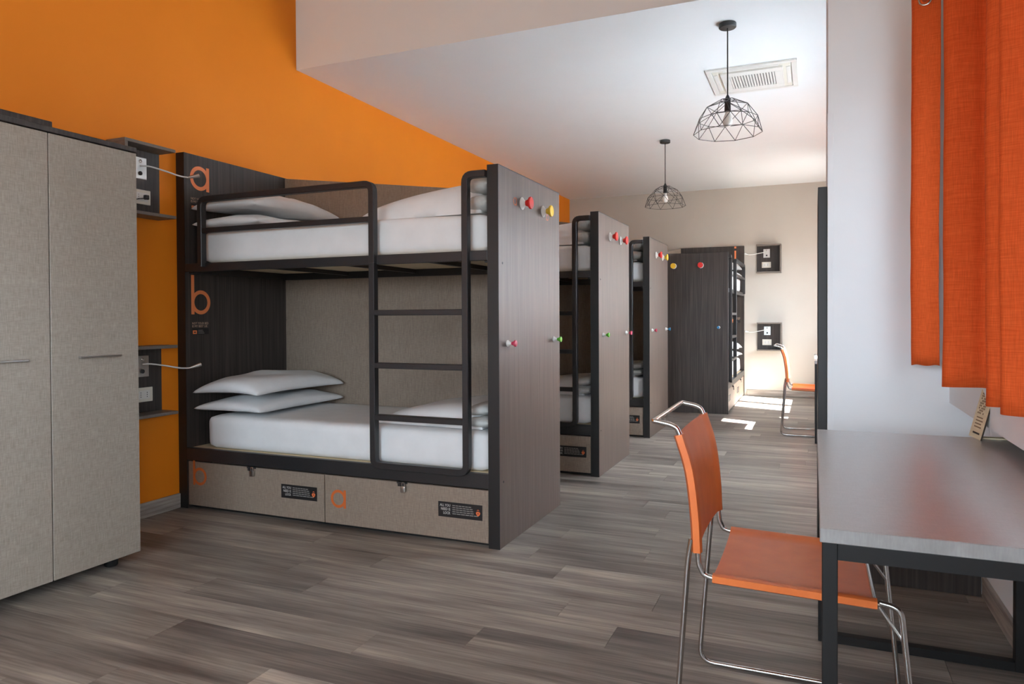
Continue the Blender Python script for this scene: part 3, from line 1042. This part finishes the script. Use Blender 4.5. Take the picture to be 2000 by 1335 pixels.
# ------------------------------------------------------------------ desks
def desk(loc, label, length=1.325):
    D = thing('desk', label, 'desk', loc, 0, 'desks along the window wall')
    w = .630 if loc[1] < 1 else .515
    build(MB().box(0, w, -length / 2 - .004, length / 2 + .004, .722, .750, bev=.0015, seg=1), 'tabletop', 'desk_top', D)
    for e in (-1, 1):
        yc = e * (length / 2 - .0175)
        fr = build(MB().box(.004, .032, yc - .0175, yc + .0175, 0, .722, bev=.0015, seg=1), 'leg', 'desk_metal', D)
        build(MB().box(w - .038, w - .010, yc - .0175, yc + .0175, 0, .722, bev=.0015, seg=1), 'leg', 'desk_metal', D)
        build(MB().box(.032, w - .038, yc - .017, yc + .017, .690, .7215), 'top_bar', 'desk_metal', D)
        build(MB().box(.032, w - .038, yc - .017, yc + .017, .001, .030), 'floor_bar', 'desk_metal', D)
    build(MB().box(.006, .030, -length / 2 + .035, length / 2 - .035, .692, .7215), 'side_bar', 'desk_metal', D)
    build(MB().box(w - .036, w - .012, -length / 2 + .035, length / 2 - .035, .692, .7215), 'side_bar', 'desk_metal', D)
    return D


DY0, DY1 = -1.735, -.445
desk((3.606, (DY0 + DY1) / 2, 0), 'grey topped desk with black frame under the orange curtains', DY1 - DY0)
desk((3.600, 4.435, 0), 'grey topped desk with black frame beyond the white pier')


# ------------------------------------------------------------------ chairs
def chair(loc, label):
    C = thing('desk_chair', label, 'chair', loc, 0, 'orange leather chairs')
    hw = .228
    # legs: one bent tube for each side, runner on the floor
    for e in (-1, 1):
        y = e * .226
        mb = MB()
        mb.rod(fillet([(.045, e * .238, .555), (.036, e * .240, .500), (-.002, y, .0075), (.590, y, .0075), (.548, y, .438), (.500, y * .96, .443)], .05, 6), .0075, 10)
        build(mb, 'leg_frame', 'chrome', C, 60)
        build(MB().rod([(.497, y * .93, .436), (.557, y, .352)], .005, 8), 'brace', 'chrome', C, 60)
    # seat and back tube
    side = [(.500, .443), (.30, .445), (.105, .452), (.068, .475), (.060, .520), (.055, .62), (.040, .74), (.012, .835), (-.006, .858), (-.050, .868)]
    def sidepts(e):
        return [Vector((a, e * hw, z)) for a, z in side]
    L = catmull(sidepts(-1), 5)
    R = catmull(sidepts(1), 5)
    bar = fillet([L[-1], (-.060, -hw, .869), (-.060, hw, .869), R[-1]], .02, 4)
    build(MB().rod(L + bar[1:-1] + R[::-1], .0075, 10), 'back_frame', 'chrome', C, 60)
    build(MB().rod([(.492, -hw, .443), (.492, hw, .443)], .006, 8), 'front_bar', 'chrome', C, 60)
    # leather slings wrapped round the tubes
    def sling(path, wrap, sag, t0, edge):
        mb = MB()
        n = len(path)
        prof = []
        m_ = 30
        for i in range(m_ + 1):
            v = -1 + 2 * i / m_
            prof.append((v, 1))
        for i in range(m_ + 1):
            v = 1 - 2 * i / m_
            prof.append((v, -1))
        rings = []
        for k, p in enumerate(path):
            t = (path[min(k + 1, n - 1)] - path[max(k - 1, 0)]).normalized()
            N = Vector((0, 1, 0)).cross(t).normalized() * -1
            if wrap == 'seat' and N.z < 0:
                N = -N
            if wrap == 'back' and N.x < 0:
                N = -N
            ring = []
            endf = math.sin(math.pi * min(1, (k + .0) / (n - 1)))
            for v, sd in prof:
                th = .0045 + .0105 * (max(0, min(1, (abs(v) - .84) / .10)) ** .7) * (1 - max(0, (abs(v) - .965) / .035) ** 2 * .6)
                yy = v * (hw + .017)
                sg = -sag * (1 - v * v)
                q = p + N * (sg + sd * th)
                ring.append(mb.bm.verts.new((q.x + edge * (1 - v * v) * (1 if k == n - 1 else 0), yy, q.z)))
            rings.append(ring)
        for a, b in zip(rings, rings[1:]):
            for j in range(len(a)):
                mb.bm.faces.new((a[j], a[(j + 1) % len(a)], b[(j + 1) % len(a)], b[j]))
        mb.bm.faces.new(rings[0]); mb.bm.faces.new(rings[-1][::-1])
        return mb
    spath = [Vector((.100 + (.495 - .100) * i / 12, 0, .453 - .010 * i / 12 + .002)) for i in range(13)]
    build(sling(spath, 'seat', .012, 0, 0), 'seat', 'leather', C, 50)
    bp = catmull([Vector((a, 0, z)) for a, z in side[4:8]], 6)
    bp = [p for p in bp if p.z > .505]
    build(sling(bp, 'back', .012, 0, 0), 'backrest', 'leather', C, 50)
    return C


chair((3.245, -1.030, 0), 'orange leather chair with chrome frame at the desk under the curtains')
chair((3.300, 4.370, 0), 'orange leather chair with chrome frame at the desk beyond the pier')

# ------------------------------------------------------------------ things by the pier
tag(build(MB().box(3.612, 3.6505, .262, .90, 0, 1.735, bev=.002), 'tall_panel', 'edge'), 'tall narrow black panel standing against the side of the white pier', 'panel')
tag(build(MB().box(3.668, 4.230, .205, .2395, 0, .62, bev=.002), 'kick_panel', 'darkwood'), 'low dark wooden panel at the foot of the pier behind the desk', 'panel')

# tent card of pale wood on the desk
K = thing('tent_card', 'small pale wooden tent card with printed lines on the desk', 'card', (4.100, -.455, .7505), math.radians(0))
A = Vector((4.081, -.405, .7505)); Bp = Vector((4.093, -.508, .7505)); U = (Bp - A); N0 = Vector((U.y, -U.x, 0)).normalized()
if N0.x > 0:
    N0 = -N0
U2 = U.normalized() * .112
lean = Vector((0, 0, 1)) * .158 + (-N0) * .040
a0 = Vector((4.080, -.400, .7505))
KI = Matrix.Translation(K.location).inverted()


def kpart(mb, name, mat):
    o = build(mb, name, mat)
    o.parent = K
    o.matrix_parent_inverse = KI
    return o


Nn = U2.cross(lean).normalized()
if Nn.x > 0:
    Nn = -Nn
kpart(MB().poly([a0, a0 + U2, a0 + U2 + lean, a0 + lean], -Nn * .004), 'card_board', 'cardwood')
kpart(MB().poly([a0 + U2 * 1.001, a0 + U2 * 1.02, a0 + U2 * 1.02 + lean, a0 + U2 * 1.001 + lean], -Nn * .0042), 'burnt_edge', 'card_edge')
foot = a0 + U2 * .35 - Nn * .006
foot.z = .7505
kpart(MB().poly([foot, foot + U2 * .3, foot + U2 * .3 + Vector((.098, 0, 0)), foot + Vector((.098, 0, 0))], (0, 0, .004)), 'card_foot', 'cardwood')
mb = MB()
F = lambda a, b: a0 + U2 * a + lean * b + Nn * .0002
for i in range(9):
    for j in range(5):
        if (i * 7 + j * 5) % 4 != 3:
            mb.poly([F(.18 + j * .105, .50 + i * .050), F(.25 + j * .105, .50 + i * .050), F(.25 + j * .105, .535 + i * .050), F(.18 + j * .105, .535 + i * .050)], Nn * .0004)
for k in range(4):
    mb.poly([F(.22, .22 + k * .065), F(.78 - .06 * (k % 2), .22 + k * .065), F(.78 - .06 * (k % 2), .245 + k * .065), F(.22, .245 + k * .065)], Nn * .0004)
kpart(mb, 'card_print', 'cardprint')
kpart(MB().poly([F(.25, .09), F(.80, .09), F(.80, .125), F(.25, .125)], Nn * .0004), 'card_bar', 'card_edge')

# ------------------------------------------------------------------ curtains on a rod
RODX, RODZ = 4.008, 2.432
rod = thing('curtain_rod', 'thin steel curtain rod carrying the orange curtains', 'curtain rod', (RODX, -.9, RODZ))


def rpart(mb, name, mat, smooth=None):
    o = build(mb, name, mat, smooth=smooth)
    o.parent = rod
    o.matrix_parent_inverse = Matrix.Translation(rod.location).inverted()
    return o


rpart(MB().rod([(RODX, .215, RODZ), (RODX, -2.2, RODZ)], .010, 12), 'bar', 'brushed', 60)
for yy in (-.30, -2.1):
    rpart(MB().box(RODX - .006, XR, yy - .006, yy + .006, RODZ - .022, RODZ - .011).box(XR - .006, XR - .0002, yy - .02, yy + .02, RODZ - .045, RODZ + .02), 'bracket', 'brushed')
rpart(MB().lathe([(.010, 0), (.016, .004), (.016, .018), (0, .024)], (RODX, -2.2, RODZ), (0, -1, 0), 14), 'finial', 'brushed', 40)


def curtain(path, label, z0=.955, z1=2.490, seed=0, rings=()):
    """path: plan points (x, y); real cloth 3 mm thick"""
    T = thing('curtain', label, 'curtain', (path[0][0], path[0][1], z0), 0, 'orange window curtains')
    inv = Matrix.Translation(T.location).inverted()
    P = catmull([Vector((x, y, 0)) for x, y in path], 7)
    n = len(P)
    nz = 30
    mb = MB()
    nrm = []
    for i in range(n):
        t = (P[min(i + 1, n - 1)] - P[max(i - 1, 0)]).normalized()
        nrm.append(Vector((t.y, -t.x, 0)))
    for sgn in (1, -1):
        def pt(u, v):
            i = round(u * (n - 1))
            z = z0 + (z1 - z0) * v
            q = P[i] + nrm[i] * (sgn * .0014)
            w = soft((q.x * 3, q.y, z * .5), .012, 2.4, seed) * (1 - v * .5) + soft((q.x, q.y, z), .004, 7, seed)
            return (q.x + w * .6, q.y + w * .5, z + .002 * math.sin(u * 21 + seed) * (1 - v))
        mb.grid(pt, n - 1, nz)
    bm = mb.bm
    bm.verts.ensure_lookup_table()
    per = (nz + 1)
    off = n * per
    def idx(i, j, k):
        return bm.verts[k * off + i * per + j]
    for i in range(n - 1):
        for j in (0, nz):
            bm.faces.new((idx(i, j, 0), idx(i + 1, j, 0), idx(i + 1, j, 1), idx(i, j, 1)))
    for j in range(nz):
        for i in (0, n - 1):
            bm.faces.new((idx(i, j, 0), idx(i, j + 1, 0), idx(i, j + 1, 1), idx(i, j, 1)))
    o = build(mb, 'cloth', 'curtain', smooth=180)
    o.parent = T; o.matrix_parent_inverse = inv
    for (x, y, dx, dy) in rings:
        mb = MB()
        d = Vector((dx, dy, 0)).normalized()
        q = []
        A_ = Vector((0, 0, 1)); B_ = d.cross(A_)
        q = [Vector((x, y, RODZ)) + (A_ * math.cos(a) + B_ * math.sin(a)) * .022 for a in [2 * math.pi * k / 24 for k in range(24)]]
        mb.rod(q, .0042, 8, closed=True)
        e = build(mb, 'eyelet', 'chrome', smooth=60)
        e.parent = T; e.matrix_parent_inverse = inv
    return T


curtain([(4.060, .205), (4.020, .195), (3.975, .150), (3.966, .112), (3.990, .096), (4.030, .088), (4.062, .082)],
        'narrow orange curtain strip hanging in the corner by the pier', seed=1, rings=[(4.008, .090, .25, 1)])
curtain([(4.052, -.700), (4.010, -.760), (3.950, -.850), (3.935, -.890), (3.953, -.912), (3.995, -.912), (4.034, -.905), (4.050, -.960), (4.040, -1.060),
         (3.985, -1.240), (3.952, -1.335), (3.955, -1.368), (3.985, -1.385), (4.015, -1.400), (4.000, -1.440), (3.955, -1.475), (3.950, -1.498),
         (3.975, -1.510), (4.010, -1.530), (4.045, -1.590), (4.035, -1.670), (3.975, -1.740), (3.950, -1.790), (3.985, -1.830), (4.030, -1.860), (4.040, -1.930), (3.985, -2.000), (3.965, -2.060)],
        'wide orange curtain hanging in folds over the desk', seed=4)
wave = []
for k in range(31):
    wave.append((4.030 + .045 * math.cos(k * math.pi / 2), 4.52 + k * .041))
far_rod = thing('curtain_rod', 'steel curtain rod over the windows beyond the pier', 'curtain rod', (4.03, 5.1, RODZ))
for nm_, mb_ in (('bar', MB().rod([(0, -1.6, 0), (0, 2.4, 0)], .010, 12)), ('bracket', MB().box(-.006, XR - 4.03, -1.5, -1.488, -.022, -.011)), ('bracket', MB().box(-.006, XR - 4.03, 2.3, 2.312, -.022, -.011))):
    build(mb_, nm_, 'brushed', far_rod)
curtain(wave, 'orange curtain gathered between the two windows beyond the pier', seed=9)


# ------------------------------------------------------------------ ceiling things
def pendant(loc, rot, label):
    T = thing('pendant_lamp', label, 'pendant lamp', loc, rot, 'wire pendant lamps')
    build(MB().lathe([(.052, 0), (.054, -.003), (.054, -.026), (.050, -.030), (.006, -.031), (0, -.031)], (0, 0, 0), (0, 0, 1), 28), 'ceiling_canopy', 'black_metal', T, 35)
    build(MB().rod([(0, 0, -.030), (0, 0, -.470)], .0042, 8), 'cord', 'black_plastic', T, 60)
    build(MB().lathe([(.006, -.455), (.013, -.470), (.019, -.485), (.020, -.560), (.0, -.561)], (0, 0, 0), (0, 0, 1), 18), 'socket', 'black_plastic', T, 35)
    build(MB().lathe([(.013, -.558), (.016, -.575), (.030, -.612), (.031, -.632), (.022, -.652), (.0, -.660)], (0, 0, 0), (0, 0, 1), 20), 'bulb', 'bulb', T, 50)
    # faceted wire dome
    def ring(n, r, z, ph):
        return [Vector((r * math.cos(2 * math.pi * (k + ph) / n), r * math.sin(2 * math.pi * (k + ph) / n), z)) for k in range(n)]
    A = ring(5, .050, -.488, 0)
    Bq = ring(5, .130, -.530, .5)
    Cq = ring(10, .186, -.610, .25)
    Dq = ring(10, .2125, -.700, .75)
    mb = MB()
    def e(p, q):
        mb.rod([p, q], .0021, 5)
    for k in range(5):
        e(A[k], A[(k + 1) % 5]); e(A[k], Bq[k]); e(A[k], Bq[k - 1]); e(Bq[k], Bq[(k + 1) % 5])
        near = sorted(range(10), key=lambda j: (Cq[j] - Bq[k]).length)[:3]
        for j in near:
            e(Bq[k], Cq[j])
    for k in range(10):
        e(Cq[k], Cq[(k + 1) % 10]); e(Dq[k], Dq[(k + 1) % 10])
        near = sorted(range(10), key=lambda j: (Dq[j] - Cq[k]).length)[:2]
        for j in near:
            e(Cq[k], Dq[j])
    for k in range(0, 5):
        e(A[k], Vector((A[k].x * .3, A[k].y * .3, -.486)))
    build(mb, 'wire_shade', 'black_metal', T, 60)
    return T


pendant((3.086, 1.533, ZC), .35, 'black wire dome pendant lamp hanging before the air conditioner')
pendant((2.138, 4.413, ZC), .9, 'black wire dome pendant lamp hanging deeper in the room near the far wall')

AC = thing('air_conditioner', 'square white air conditioner set in the ceiling', 'air conditioner', (3.155, 2.690, ZC))
h, q = .325, .285
build(MB().box(-h, h, -h, -q, -.014, 0, bev=.003).box(-h, h, q, h, -.014, 0, bev=.003).box(-h, -q, -q, q, -.014, 0, bev=.003).box(q, h, -q, q, -.014, 0, bev=.003), 'frame', 'white_plastic', AC)
build(MB().box(-q + .004, q - .004, -q + .004, q - .004, -.010, 0), 'recess', 'cream_plastic', AC)
build(MB().box(-.225, .225, -.235, -.155, -.024, -.010, bev=.002).box(-.225, .225, .155, .235, -.024, -.010, bev=.002).box(-.225, -.165, -.155, .155, -.024, -.010, bev=.002).box(.165, .225, -.155, .155, -.024, -.010, bev=.002), 'cover', 'white_plastic', AC)
build(MB().box(-.165, .165, -.155, .155, -.0115, -.0105), 'filter', 'sticker_grey', AC)
sl = MB().box(-.006, .006, -.155, .155, -.022, -.012).mesh('grille_slat', MAT['white_plastic'])
for k in range(16):
    o = link('grille_slat', sl, AC)
    o.location = (-.155 + k * .31 / 15, 0, 0)
for (x0_, x1_, y0_, y1_) in ((-.20, .20, -.278, -.248), (-.20, .20, .248, .278), (-.278, -.248, -.20, .20), (.248, .278, -.20, .20)):
    build(MB().box(x0_, x1_, y0_, y1_, -.0135, -.010, bev=.001, seg=1), 'air_flap', 'white_plastic', AC)
